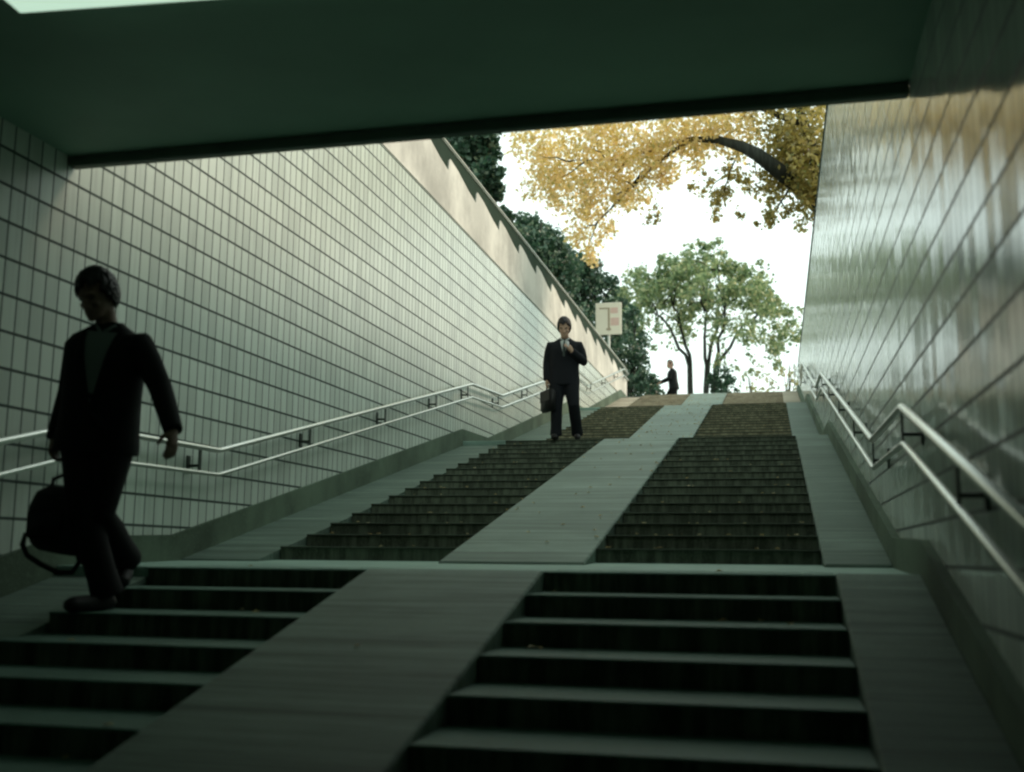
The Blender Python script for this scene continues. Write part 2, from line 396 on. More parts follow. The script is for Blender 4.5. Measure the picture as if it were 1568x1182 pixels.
def landing(fa, fb, label, m):
    y0, z0, y1, z1 = fa.y1, fa.z1, fb.y0+.012, fb.z0
    bm = bmesh.new()
    quad_prism(bm, [(y0+fa.t+.0065, z0-.4), (y1, z1-.4), (y1, z1+.001), (y0+fa.t+.0065, z0+.002)], WL+.025, WR-.045)
    fixn(bm)
    o = bm_obj('landing', bm, m); tag(o, label, 'landing', 'landings of the long staircase')
    # edge stone across ramp and strips
    for x0, x1 in ((WL+.025, SL), (XL, XR), (XS, WR-.045)):
        bm = bmesh.new(); box(bm, x0+.001, x1-.001, y0+.001, y0+fa.t+.006, z0-.4, z0+.002); bevel(bm, .006)
        bm_obj('edge_slab', bm, M['landing'], o)
landing(F1, F2, 'thin pale granite landing at the top of the lowest flight', M['landing'])
landing(F2, F3, 'landing under the feet of the man with the phone', M['granite'])
landing(F3, F4, 'topmost landing below the sandy flight', M['sand'])

# ------------------------------------------------------------------ handrails
def handrail(x, wall, label, bys):
    sgn = 1 if wall > x else -1
    pk = [(-8.2, -2.05+.92), (0, .925), (1.93, .945), (9.72, 2.735), (11.63, 2.835), (18.95, 4.52), (21.2, 4.55), (27.5, 6.02), (28.5, 6.03)]
    pk = [(a*S, b*S) for a, b in pk]
    t = thing('handrail', label, 'handrail', (x, 0, .9), group='handrails along the stairs', world=True)
    def path(dz): 
        return [(x, a, b-dz) for a, b in pk]
    def rounded(pts, rad):
        out = [pts[0]]
        for p, q, r in zip(pts, pts[1:], pts[2:]):
            p, q, r = Vector(p), Vector(q), Vector(r)
            out += [q+(p-q).normalized()*rad, q+(p-q).normalized()*rad*.35+(r-q).normalized()*rad*.05, q+(r-q).normalized()*rad*.35+(p-q).normalized()*rad*.05, q+(r-q).normalized()*rad]
        return out + [pts[-1]]
    bm = bmesh.new(); pu = rounded(path(0), .05); e = Vector(pu[-1]); tube(bm, pu + [e+Vector((sgn*.02, .05, -.01)), e+Vector((sgn*.09, .06, -.01))], .0215, 14)
    bm_obj('upper_bar', bm, M['steel'], t, True)
    bm = bmesh.new(); pl = rounded(path(.205*S), .05); e = Vector(pl[-1]); tube(bm, pl + [e+Vector((sgn*.02, .05, -.01)), e+Vector((sgn*.09, .06, -.01))], .016, 12)
    bm_obj('lower_bar', bm, M['steel'], t, True)
    for yb in bys:
        yb *= S; z = zline(yb, pk)
        b = bmesh.new(); box(b, x-.005, x+.005, yb-.020, yb+.020, z-.19*S, z-.018); bevel(b, .002)
        za = z-.15*S
        tube(b, [(x, yb, za), (x+sgn*(abs(wall-x)-.008), yb, za)], .011, 8)
        wa, wb = sorted((wall-sgn*.012, wall-sgn*.0005)); box(b, wa, wb, yb-.022, yb+.022, za-.055, za+.075)
        bm_obj('bracket', b, M['bracket'], t)
handrail(WL+.10, WL, 'steel double handrail on the left wall behind the two men', [-5.6, -3.8, -2.0, -.05, 1.62, 3.75, 5.9, 7.9, 9.5, 11.4, 13.6, 16, 18.6, 21.0, 23.5, 26, 28.2])
handrail(WR-.10, WR, 'steel double handrail on the glossy right wall', [-5.6, -3.9, -1.75, .03, 1.9, 3.7, 5.8, 7.8, 9.6, 11.5, 13.6, 16, 18.6, 21.0, 23.5, 26, 28.2][:-1])

# ------------------------------------------------------------------ ceiling light
lx0, lx1, ly0, ly1 = -1.03, .42, -2.10, -1.82
t = thing('ceiling_light', 'glowing greenish fluorescent panel on the dark ceiling', 'lamp', ((lx0+lx1)/2, (ly0+ly1)/2, ZC), R(5))
cx, cy_ = (lx0+lx1)/2, (ly0+ly1)/2; hx, hy = (lx1-lx0)/2, (ly1-ly0)/2
bm = bmesh.new()
for a in ((-hx-.03, hx+.03, -hy-.03, -hy), (-hx-.03, hx+.03, hy, hy+.03), (-hx-.03, -hx, -hy, hy), (hx, hx+.03, -hy, hy)): box(bm, *a, -.03, -.002)
fixn(bm); bm_obj('frame', bm, M['lamp_frame'], t)
bm = bmesh.new(); box(bm, -hx+.001, hx-.001, -hy+.001, hy-.001, -.075, -.003); bevel(bm, .035, 4); bm_obj('diffuser', bm, M['lamp'], t, True)

# ------------------------------------------------------------------ foliage
def leaves_mesh(name, cl, size, m, parent, seed, drop=0.0):
    """cl: list of (centre, (rx,ry,rz), count); scatters small folded leaves through each clump, denser near its shell"""
    r = np.random.default_rng(seed); V = []; 
    for c, rad, n in cl:
        d = r.normal(size=(n, 3)); d /= np.linalg.norm(d, axis=1)[:, None]
        rr = r.random(n)**.45
        # break the clump into twigs
        k = max(3, n//26); tw = r.normal(size=(k, 3)); tw /= np.linalg.norm(tw, axis=1)[:, None]; tw *= (r.random(k)**.4)[:, None]
        idx = r.integers(0, k, n); p = tw[idx] + r.normal(size=(n, 3))*.17
        mixm = (r.random(n) < .2)[:, None]; p = np.where(mixm, d*rr[:, None], p)
        P = np.array(c) + p*np.array(rad)
        a = r.normal(size=(n, 3)); a[:, 2] -= drop; a /= np.linalg.norm(a, axis=1)[:, None]
        b = r.normal(size=(n, 3)); b -= a*(a*b).sum(1)[:, None]; b /= np.linalg.norm(b, axis=1)[:, None]
        nn = np.cross(a, b)
        s = size*(.6+.8*r.random(n))[:, None]
        V.append(np.stack([P-a*s*.5, P+b*s*.34+nn*s*.08, P+a*s*.6, P-b*s*.34+nn*s*.08], 1))
    V = np.concatenate(V).reshape(-1, 3); nf = len(V)//4
    me = bpy.data.meshes.new(name); me.vertices.add(len(V)); me.vertices.foreach_set('co', V.ravel())
    me.loops.add(nf*4); me.loops.foreach_set('vertex_index', np.arange(nf*4)); me.polygons.add(nf)
    me.polygons.foreach_set('loop_start', np.arange(nf)*4); me.update(calc_edges=True)
    return link(name, me, m, parent)
def wig(a, b, n, amp, sag=0):
    a, b = Vector(a), Vector(b); out = []
    for i in range(n+1):
        f = i/n; p = a.lerp(b, f); e = math.sin(math.pi*f)
        out.append(p + Vector((random.uniform(-amp, amp), random.uniform(-amp, amp), random.uniform(-amp, amp)+sag))*e)
    return out
def limb(bm, pts, r0, r1, seg=7):
    n = len(pts); tube(bm, pts, [r0+(r1-r0)*i/(n-1) for i in range(n)], seg)

def tree(name, label, base, clumps, m, size, limbs, trunk_r, seed, group=None, drop=.3, height=None):
    """clumps in scene metres; limbs: list of (points, r0, r1)"""
    random.seed(seed)
    t = thing(name, label, 'tree' if 'tree' in name else 'shrub', base, group=group, world=True)
    leaves_mesh('crown', clumps, size, m, t, seed, drop)
    bm = bmesh.new()
    for pts, r0, r1 in limbs: limb(bm, pts, r0, r1)
    bm_obj('trunk', bm, M['bark'], t, True)
    return t

# golden tree behind the right wall, its limb arching over the stairs
def px_clumps(lst, m=1):
    out = []
    for px, py, rp, Y, n in lst:
        c = at(px, py, Y); D = (c-CAMP).dot(FWD); r = rp*D/1656.12
        out.append((tuple(c), (r, r*1.3, r*.9), n))
    return out
Yt = 17.0
gold = [(820, 232, 34, 17.5, 420), (860, 250, 46, 17, 640), (905, 235, 50, 16.5, 760), (835, 285, 34, 17.3, 330), (880, 300, 42, 17, 520), (925, 290, 44, 16.6, 560),
        (905, 345, 34, 16.8, 420), (900, 385, 20, 16.9, 150), (955, 250, 46, 16.2, 640), (965, 300, 30, 16.4, 260), (1000, 235, 46, 16, 640), (1040, 222, 42, 15.8, 560),
        (1005, 275, 26, 16, 170), (1085, 205, 40, 15.6, 480), (1130, 190, 46, 15.4, 560), (930, 180, 60, 16.3, 700), (1010, 165, 70, 15.8, 800), (850, 190, 50, 17, 500), (800, 160, 60, 17.3, 420), (1100, 130, 80, 15.4, 800), (980, 90, 90, 15.6, 800)]
olive = [(1200, 225, 42, 15.6, 620), (1235, 240, 44, 15.4, 660), (1215, 275, 44, 15.5, 620), (1180, 285, 24, 15.7, 150), (1245, 295, 40, 15.3, 480), (1150, 275, 24, 15.8, 110), (1120, 255, 22, 16, 90),
         (1105, 300, 20, 15.9, 130), (1095, 325, 15, 15.9, 70), (1190, 325, 20, 15.5, 110), (1172, 345, 13, 15.6, 55), (1235, 335, 22, 15.4, 110), (1215, 200, 50, 15.2, 600), (1270, 260, 60, 15.0, 700), (1280, 200, 70, 15, 800), (1210, 130, 80, 15.2, 800), (1065, 290, 16, 16, 40), (1085, 275, 14, 16, 30), (1130, 325, 12, 15.8, 25), (1000, 320, 18, 16.2, 40), (985, 335, 14, 16.3, 24)]
base = Vector((4.75, 15.5, GZ))
t = thing('golden_tree', 'tree with golden autumn leaves and one thick dark limb arching over the stairs', 'tree', base, group=None, world=True)
gold = [(a, b, c*1.12, d, int(n*1.35)) for a, b, c, d, n in gold]
leaves_mesh('crown', px_clumps(gold), .092, M['yellow'], t, 11, .6)
olive = [(a, b, c*1.1, d, int(n*1.4)) for a, b, c, d, n in olive]
leaves_mesh('crown', px_clumps(olive), .092, M['olive'], t, 12, .6)
bm = bmesh.new(); random.seed(4)
limb(bm, [base+Vector((0, 0, -.2)), base+Vector((-.05, 0, 1.5)), base+Vector((-.15, .05, 2.6)), at(1262, 320, 16.2)], .30, .22, 10)
arch = [at(1262, 320, 16.2), at(1222, 285, 16.0), at(1190, 259, 14.9), at(1160, 237, 14.7), at(1135, 224, 14.9), at(1100, 214, 15.3), at(1060, 213, 15.7), at(1010, 222, 16.1)]
tube(bm, arch, [.2, .175, .155, .135, .11, .08, .055, .035], 9)
limb(bm, [at(1060, 213, 15.9), at(1035, 228, 16), at(1000, 255, 16.2), at(970, 285, 16.4), at(940, 300, 16.6)], .055, .02)
limb(bm, [at(1030, 218, 16), at(990, 232, 16.3), at(940, 245, 16.6), at(880, 245, 17)], .05, .014)
limb(bm, [at(985, 262, 16.3), at(955, 300, 16.5), at(915, 340, 16.8), at(900, 380, 16.9)], .03, .008)
limb(bm, [at(1135, 224, 15.7), at(1118, 262, 15.9), at(1104, 310, 15.9)], .022, .008)
limb(bm, [at(1215, 280, 15.5), at(1195, 310, 15.5), at(1175, 345, 15.6)], .03, .008)
limb(bm, [at(1262, 320, 15.4), at(1250, 250, 15.3), at(1225, 170, 15.2), at(1190, 90, 15.2)], .17, .05)
for (q0, q1) in (((1000, 238), (970, 262)), ((960, 243), (930, 285)), ((930, 246), (905, 225)), ((900, 245), (860, 272)), ((880, 246), (830, 240)), ((1030, 218), (1010, 200)), ((975, 285), (950, 275)), ((955, 300), (935, 320)), ((1085, 213), (1070, 240)), ((1150, 235), (1160, 270)), ((1190, 300), (1210, 330)), ((915, 340), (890, 350)), ((1118, 262), (1090, 285))):
    s0, e0 = at(q0[0], q0[1], 16.2), at(q1[0], q1[1], 16.3); limb(bm, wig(s0, e0, 4, .05), .022, .006, 5)
limb(bm, [at(1225, 190, 15.2), at(1130, 150, 15.4), at(1020, 120, 15.7)], .07, .02)
bm_obj('trunk', bm, M['bark'], t, True)

# spreading green tree on the plaza
Yg = 44.0
gb = at(1070, 640, Yg); gb.z = GZ
crown = []
r_ = np.random.default_rng(5)
for i in range(120):                         # an umbrella-shaped crown of separate clumps
    u = r_.uniform(-1, 1); v = r_.uniform(-1, 1)
    if u*u+v*v > 1: continue
    h = math.sqrt(max(0, 1-u*u-v*v)); 
    px = 1076 + 150*u; top = 470 - 92*h + 18*abs(u)
    py = top + abs(r_.normal())*42 + 4
    if py > 575: continue
    Y = Yg + v*4.2; rp = r_.uniform(13, 25)
    crown.append((px, py, rp, Y, int(rp*rp*.37)))
crown += [(1076+dx, 440+dy, 22, 43+abs(dx)/40, 170) for dx, dy in ((0, -35), (-30, -20), (30, -25), (0, 10), (-45, 15), (45, 10), (-20, 45), (25, 40), (-75, 0), (80, 5))]
crown += [(px, py, 19, 43.4+j*.2, 150) for j, (px, py) in enumerate(((1076, 388), (1058, 384), (1095, 386), (1076, 405), (1048, 402), (1104, 404), (1120, 415), (1030, 415), (1070, 470), (1010, 440), (1150, 445)))]
crown += [(1015, 500, 14, 43, 26), (1000, 470, 18, 43.5, 50), (960, 440, 16, 44, 45), (1190, 520, 18, 44, 40), (1150, 545, 16, 43.5, 34), (1120, 500, 26, 43.5, 90), (975, 490, 16, 43.5, 60), (1005, 530, 13, 43, 34), (1150, 510, 24, 43.5, 120), (1175, 550, 20, 43.5, 80), (1205, 500, 16, 44, 60), (1110, 555, 20, 43.5, 80), (1140, 575, 20, 43, 70), (1090, 520, 18, 44.5, 60), (1050, 510, 16, 45, 50), (945, 455, 16, 44, 60), (1040, 480, 22, 43.5, 70), (1105, 530, 18, 43.2, 50)]
t = thing('green_tree', 'round spreading green tree with several dark stems on the plaza', 'tree', gb, world=True)
leaves_mesh('crown', px_clumps(crown), .17, M['green'], t, 21, .2)
bm = bmesh.new(); random.seed(9)
st = [gb+Vector((-.2, 0, -.1)), gb+Vector((.12, .1, -.1)), gb+Vector((.36, -.1, -.1))]
forks = [(st[0], (1055, 560), (1025, 500), (985, 455)), (st[0], (1057, 555), (1042, 500), (1020, 430)), (st[1], (1082, 560), (1080, 500), (1075, 420)), (st[1], (1085, 555), (1100, 500), (1130, 430)), (st[2], (1100, 555), (1130, 510), (1180, 460)), (st[2], (1095, 560), (1110, 480), (1100, 400))]
for a, p, q, e in forks:
    d = random.uniform(-1.2, 1.2)
    pts = [a, at(p[0], p[1], Yg), at(q[0], q[1], Yg+d), at(e[0], e[1], Yg+d*1.6)]
    limb(bm, wig(pts[0], pts[1], 4, .08)[:-1] + wig(pts[1], pts[2], 4, .12)[:-1] + wig(pts[2], pts[3], 4, .18), .125, .025, 7)
    for j in range(4):
        s0 = pts[2].lerp(pts[3], random.random()); e0 = s0 + Vector((random.uniform(-1.4, 1.4), random.uniform(-1.4, 1.4), random.uniform(.2, 1.2)))
        limb(bm, wig(s0, e0, 3, .1), .05, .012, 5)
bm_obj('trunk', bm, M['bark'], t, True)

def evergreen(label, x, y, h, w_, seed, n=2600, name='evergreen_tree', m='dark', size=.12, group='dark evergreens behind the left wall'):
    r = np.random.default_rng(seed); cl = []; n = int(n*3.2)
    for i in range(26):
        f = r.random(); ww = w_*(1-.75*f**1.5)*(.6+.5*r.random()); a = r.random()*6.28; rr = ww*r.random()**.5*.8
        cl.append(((x+math.cos(a)*rr, y+math.sin(a)*rr, GZ+h*(.12+.85*f)), (w_*.33, w_*.33, w_*.28), n//26))
    b = Vector((x, y, GZ))
    random.seed(seed)
    lim = [(wig(b-Vector((0, 0, .1)), b+Vector((0, 0, h*.85)), 5, .05), .10+.012*h, .02)]
    for i in range(7):
        z = random.uniform(.25, .8)*h; a = random.random()*6.28
        lim.append((wig(b+Vector((0, 0, z)), b+Vector((math.cos(a)*w_*.7, math.sin(a)*w_*.7, z+.4)), 3, .06), .04, .01))
    return tree(name, label, b, cl, M[m], size, lim, .1, seed, group)
evergreen('dark evergreen tree nearest the roof edge, behind the left wall rail', -3.75, 8.0, 8.6, 1.35, 31, 3200)
r_ = np.random.default_rng(61); bx, by = -4.2, 4.4; cl = []  # out-of-view tree crown, added to cut skylight on the lowest flight
for i in range(46):
    a = r_.random()*6.28; q = math.sqrt(r_.random())
    x = -1.6 + math.cos(a)*q*3.6; y = 4.6 + math.sin(a)*q*3.4
    z = 9.3 + r_.random()*2.6*(1-q*.6)
    if z-.9 < 2.4+.42*y*.92+1.2: z = 2.4+.42*y+2.3
    cl.append(((x, y, z), (.95, .95, .6), 620))
lim = [(wig((bx, by, GZ-.1), (bx+.5, by, GZ+3.2), 4, .06), .30, .2)]
for c in cl[::3]: lim.append((wig((bx+.5, by, GZ+3.0), c[0], 4, .15, .3), .09, .02))
tree('unseen_shade_tree', 'broad tree overhanging the near end of the stairs, added out of view to shade the lowest flight', Vector((bx, by, GZ)), cl, M['shade'], .15, lim, .1, 61)
def px_tree(label, Y, lst, seed, m='dark', size=.13, k=1.35):
    cl = [(px, py, rp, Y+random.Random(seed*100+i).uniform(-.8, .8), int(rp*rp*k)) for i, (px, py, rp) in enumerate(lst)]
    cc = px_clumps(cl); c0 = Vector(np.mean([c[0] for c in cc], axis=0)); b = Vector((c0.x-.4, Y, GZ)); random.seed(seed)
    top_ = max(c[0][2] for c in cc)
    lim = [(wig(b-Vector((0, 0, .1)), Vector((c0.x, Y, top_-.3)), 5, .08), .16, .03)]
    for c in cc: lim.append((wig(Vector((c0.x-.2, Y, GZ+.5*(c[0][2]-GZ))), c[0], 3, .08), .04, .01))
    return tree('evergreen_tree', label, b, cc, M[m], size, lim, .1, seed, 'dark evergreens behind the left wall')
px_tree('small dark evergreen tree halfway along the left wall rail', 16, [(722, 240, 26), (742, 225, 26), (748, 262, 22), (762, 292, 14), (728, 200, 30), (700, 230, 30), (735, 290, 30), (770, 330, 16)], 51)
px_tree('dark evergreen tree between the left rail and the golden leaves', 25, [(815, 352, 24), (842, 372, 26), (800, 336, 14), (862, 402, 26), (830, 400, 30), (860, 430, 30), (790, 370, 30)], 52)
px_tree('broad dark evergreen tree behind the cream sign board', 29, [(885, 408, 26), (908, 438, 30), (934, 440, 16), (880, 450, 26), (920, 478, 28), (942, 468, 18), (895, 490, 30), (930, 510, 26), (912, 405, 12)], 53)
px_tree('dark evergreen tree right of the sign board near the wall end', 33, [(960, 500, 24), (950, 530, 26), (984, 522, 15), (965, 570, 28), (988, 588, 20), (978, 548, 18), (968, 478, 14), (1002, 596, 12)], 54)
evergreen('tall dark evergreen tree far left of the stairs, seen only between others', -8.2, 20.0, 9.5, 2.6, 35, 3600)
evergreen('wide dark evergreen tree standing well back from the left wall', -8.5, 10.0, 9.0, 2.6, 36, 3200)
def shrub(label, px, top, Y, w_, m, size, n, seed):
    c = at(px, top, Y); h = c.z-GZ; r = np.random.default_rng(seed); cl = []
    for i in range(16):
        a = r.random()*6.28; rr = w_*math.sqrt(r.random())*.75; z = h*(.95-.9*r.random()**1.3)*(1-.35*(rr/w_)**2)
        cl.append(((c.x+math.cos(a)*rr, Y+math.sin(a)*rr, GZ+z), (w_*.34, w_*.34, w_*.26), n//16))
    random.seed(seed); b = Vector((c.x, Y, GZ))
    lim = [(wig(b+Vector((random.uniform(-.1, .1), random.uniform(-.1, .1), -.05)), b+Vector((random.uniform(-w_, w_)*.6, random.uniform(-w_, w_)*.6, h*.85)), 3, .05), .03, .008) for _ in range(6)]
    return tree('leafy_shrub', label, b, cl, M[m], size, lim, .03, seed, 'shrubs on the plaza')
shrub('dark green shrub beside the end of the left wall', 975, 562, 30, .75, 'dark', .11, 1700, 41)
shrub('low dark shrub at the feet of the distant walker', 1003, 586, 31, .5, 'dark', .10, 900, 42)
shrub('dark green shrub under the right side of the spreading tree', 1108, 562, 34, .85, 'dark', .12, 2000, 43)
shrub('pale yellow sparse shrub at the foot of the right wall end', 1204, 545, 33, .7, 'pale', .10, 520, 44)
shrub('pale yellow sparse shrub between the dark shrub and the right wall', 1163, 560, 37, .9, 'pale', .12, 420, 45)

# ------------------------------------------------------------------ sign board behind the rail
Ys = 26.2
c = at(932, 488, Ys); D = (c-CAMP).dot(FWD); W_ = 40*D/1656.12; H_ = 50*D/1656.12
t = thing('sign_board', 'cream notice board on a pole behind the left wall rail', 'sign', (c.x, Ys, GZ))
zc = c.z-GZ
bm = bmesh.new(); box(bm, -W_/2, W_/2, -.02, .02, zc-H_/2, zc+H_/2); bevel(bm, .008); b_ = bm_obj('board', bm, M['sign'], t)
for nm, a, mm in (('print', (-.03*W_, .05*W_, -.38*H_, .34*H_), 'sign_ink'), ('print', (-.36*W_, .02*W_, .30*H_, .345*H_), 'sign_ink'), ('print', (.08*W_, .36*W_, .16*H_, .34*H_), 'sign_pink'), ('print', (.08*W_, .40*W_, -.22*H_, .02*H_), 'sign_pink'), ('print', (-.09*W_, .09*W_, -.36*H_, -.30*H_), 'sign_ink')):
    bm = bmesh.new(); e = random.uniform(0, .002); box(bm, a[0], a[1], -.024-e, -.0195, zc+a[2], zc+a[3]); bm_obj(nm, bm, M[mm], b_)
bm = bmesh.new(); tube(bm, [(0, .05, -.02), (0, .05, zc+H_*.4)], .04, 10); bm_obj('pole', bm, M['coping'], t, True)

# ------------------------------------------------------------------ people
def fuse(name, bm, voxel, m, parent, smooth=6, fac=.5):
    me = bpy.data.meshes.new(name); fixn(bm); bm.to_mesh(me); bm.free()
    o = bpy.data.objects.new(name, me); COL.objects.link(o)
    md = o.modifiers.new('r', 'REMESH'); md.mode = 'VOXEL'; md.voxel_size = voxel
    sm = o.modifiers.new('s', 'SMOOTH'); sm.iterations = smooth; sm.factor = fac
    bpy.context.view_layer.update()
    dg = bpy.context.evaluated_depsgraph_get()
    nm = bpy.data.meshes.new_from_object(o.evaluated_get(dg)); nm.name = name
    bpy.data.objects.remove(o); bpy.data.meshes.remove(me)
    for p in nm.polygons: p.use_smooth = True
    nm.materials.clear()
    return link(name, nm, m, parent)
def ring_loft(bm, rings, mtx=Matrix.Identity(4), seg=24):
    """rings: (z, half width, y front, y back, x offset)"""
    rs = []
    for z, wx, yf, yb, xo in rings:
        cy = (yf+yb)/2; ry = (yb-yf)/2
        row = []
        for k in range(seg):
            a = 2*math.pi*k/seg; ca, sa = math.cos(a), math.sin(a)
            e = .85
            row.append(bm.verts.new(mtx @ Vector((xo + wx*math.copysign(abs(ca)**e, ca), cy + ry*math.copysign(abs(sa)**e, sa), z))))
        rs.append(row)
    for a, b in zip(rs, rs[1:]):
        for k in range(seg): bm.faces.new((a[k], a[(k+1) % seg], b[(k+1) % seg], b[k]))
    bm.faces.new(list(reversed(rs[0]))); bm.faces.new(rs[-1])
def hand(bm, wrist, d, across, palm, curl, thumb_in=.5):
    """d: towards fingertips, across: towards the thumb side, palm: palm normal"""
    w_, d, x, n = Vector(wrist), Vector(d).normalized(), Vector(across).normalized(), Vector(palm).normalized()
    x = (x - d*x.dot(d)).normalized(); n = d.cross(x) * (1 if d.cross(x).dot(n) > 0 else -1)
    tube(bm, [w_-d*.03, w_+d*.01, w_+d*.045, w_+d*.085], [.026, (.030, .022), (.041, .021), (.040, .016)] if abs(frame_for(d)[0].dot(x)) > .7 else [.026, (.022, .030), (.021, .041), (.016, .040)], 12)
    for i, (ox, L) in enumerate(((.030, .070), (.010, .080), (-.010, .074), (-.029, .058))):
        p = w_ + d*.082 + x*ox; ang = 0; pts = [p - d*.02, p]; 
        for j, l in enumerate((.45, .32, .23)):
            ang += curl*(.7, 1.0, .8)[j]*(1+.06*i)
            p = p + (d*math.cos(ang) + n*math.sin(ang))*L*l; pts.append(p)
        tube(bm, pts, [.0105, .0105, .0098, .0088, .0072], 8)
    p = w_ + d*.025 + x*.030
    t1 = (d*.55 + x*.75 + n*.35).normalized(); t2 = (d*.85 + x*(.35-thumb_in*.6) + n*(.3+thumb_in*.6)).normalized()
    tube(bm, [p-t1*.012, p+t1*.034, p+t1*.034+t2*.03, p+t1*.034+t2*.052], [.015, .0125, .011, .0085], 8)
def up_front(z, J):
    """front surface of the jacket (upright frame)"""
    pass
HEAD = [(0, .026, -.088, -.040), (.012, .040, -.095, -.015), (.035, .053, -.098, .030), (.065, .062, -.095, .066), (.095, .068, -.091, .085), (.125, .072, -.090, .094), (.155, .075, -.089, .096), (.185, .072, -.080, .090), (.21, .058, -.060, .072), (.228, .034, -.03, .045), (.235, .012, -.008, .018)]
def person(label, loc, rotz, P):
    """P: joints in the person's own frame (facing -y, z up from the sole)"""
    t = thing('person', label, 'person', loc, rotz)
    vx = P['voxel']
    v = lambda k: Vector(P[k])
    # torso frame
    pel, nk = v('pelvis'), v('neck'); axis = (nk-pel).normalized()
    tw = P.get('twist', 0)
    q = Vector((0, 0, 1)).rotation_difference(axis).to_matrix().to_4x4()
    T = Matrix.Translation(pel) @ q @ Matrix.Rotation(tw, 4, 'Z')
    L = (nk-pel).length; k_ = L/.56
    J = [(-.02, .100), (.0, .175)]
    jr = [(-P['hem'], .214, -.140, .132), (-P['hem']*.6, .213, -.138, .132), (0, .205, -.132, .127), (.10, .198, -.126, .116), (.20, .200, -.126, .116), (.30, .204, -.130, .118), (.38, .214, -.128, .122), (.44, .212, -.112, .118), (.485, .185, -.09, .10), (.515, .135, -.068, .085), (.545, .088, -.055, .072), (.565, .066, -.045, .06)]
    jr = [(z*k_ if z > 0 else z, w_*P['girth'], yf*P['girth'], yb*P['girth'], 0) for z, w_, yf, yb in jr]
    # head matrix
    hm = Matrix.Translation(v('head')) @ Matrix.Rotation(P['head_turn'], 4, 'Z') @ Matrix.Rotation(P['head_tilt'], 4, 'X') @ Matrix.Rotation(P.get('head_roll', 0), 4, 'Y') @ Matrix.Translation((0, 0, -.03)) @ Matrix.Diagonal((1.06, 1.04, 1.08, 1))
    # ---- body: one continuous surface
    bm = bmesh.new()
    ring_loft(bm, [(z, w_, a, b, 0) for z, w_, a, b in HEAD], hm, 20)
    tube(bm, [hm @ Vector((0, -.112, .060)), hm @ Vector((0, -.104, .078)), hm @ Vector((0, -.092, .118))], [.013, .011, .008], 8)          # nose
    for s in (-1, 1):
        ball(bm, hm @ Vector((s*.014, -.097, .062)), .010, 8)
        tube(bm, [hm @ Vector((s*.012, -.093, .126)), hm @ Vector((s*.036, -.087, .130)), hm @ Vector((s*.056, -.066, .122))], .0085, 8)     # brow
        ball(bm, hm @ Vector((s*.040, -.072, .078)), (.022, .02, .018), 8)                                                            # cheek
        tube(bm, [hm @ Vector((s*.074, -.004, .068)), hm @ Vector((s*.080, .004, .085)), hm @ Vector((s*.083, .010, .110)), hm @ Vector((s*.078, -.004, .122))], [.010, .012, .014, .009], 8)   # ear
    tube(bm, [hm @ Vector((-.024, -.090, .036)), hm @ Vector((0, -.100, .038)), hm @ Vector((.024, -.090, .036))], .0075, 8)                # lips
    tube(bm, [hm @ Vector((-.020, -.089, .026)), hm @ Vector((0, -.099, .025)), hm @ Vector((.020, -.089, .026))], .0075, 8)
    ball(bm, hm @ Vector((0, -.088, .006)), (.024, .018, .014), 8)
    nb = T @ Vector((0, .005, .50*k_))
    tube(bm, [T @ Vector((0, 0, .40*k_)), nb, nb.lerp(hm @ Vector((0, .012, .04)), .5), hm @ Vector((0, .012, .05))], [.09, .062, .056, .058], 14)
    ring_loft(bm, [(z, w_*.80, a*.78, b*.78, 0) for z, w_, a, b, _ in jr[1:9]], T, 20)
    for s, nm in ((-1, 'r'), (1, 'l')):
        sh, el, wr = v('sh_'+nm), v('el_'+nm), v('wr_'+nm)
        tube(bm, [sh, sh.lerp(el, .5), el, el.lerp(wr, .45), wr], [.046, .042, .037, .036, .026], 10)
        hp, kn, an = v('hip_'+nm), v('kn_'+nm), v('an_'+nm)
        tube(bm, [hp+Vector((0, 0, .06)), hp.lerp(kn, .4), kn, kn.lerp(an, .35), an], [.075, .068, .048, .045, .034], 10)
        hand(bm, wr, *P['hand_'+nm])
        hl_ = Vector(P['heel_'+nm]); to = hl_.lerp(v('toe_'+nm), .55); tube(bm, [an, an.lerp(to, .5), to], [.034, .026, .02], 8)
    body = fuse('body', bm, min(vx, .007) if P['fine'] else vx, P['skin'], t, 3, .4)
    for s in (-1, 1):
        bm = bmesh.new(); ball(bm, hm @ Vector((s*.031, -.080, .108)), (.014, .010, .006), 10); bm_obj('eye', bm, M['eye'], t, True)
    # ---- hair: tufts over the scalp
    bm = bmesh.new(); rr = np.random.default_rng(P['seed'])
    cap = []
    for i in range(1500 if P['fine'] else 300):
        d = rr.normal(size=3); d /= np.linalg.norm(d)
        z = .130 + d[2]*.116; x = d[0]*.079*P.get('hairw', 1); y = .006 + d[1]*.100
        lim = .184 - .136*max(0, min(1, (y+.078)/.11)) + .008*math.sin(x*110) + .006*math.sin(y*160)
        if z < lim: continue
        c = Vector((x, y, z))
        if i % 3 == 0: ball(bm, hm @ c, .015, 6)
        else:                               # a lock combed forward and down
            n_ = Vector((x, y-.006, (z-.13)*.8)).normalized(); dn = Vector((d[0]*.3+rr.normal()*.35, -.7+rr.normal()*.3, -.5)); dn -= n_*dn.dot(n_); dn.normalize()
            l_ = rr.uniform(.018, .034)
            tube(bm, [hm @ (c+n_*.004), hm @ (c+n_*.012+dn*l_*.5), hm @ (c+n_*.006+dn*l_)], [.008, .007, .003], 5)
    fuse('hair', bm, .005 if P['fine'] else .012, M['hair'], t, 5, .5)
    # ---- trousers
    bm = bmesh.new()
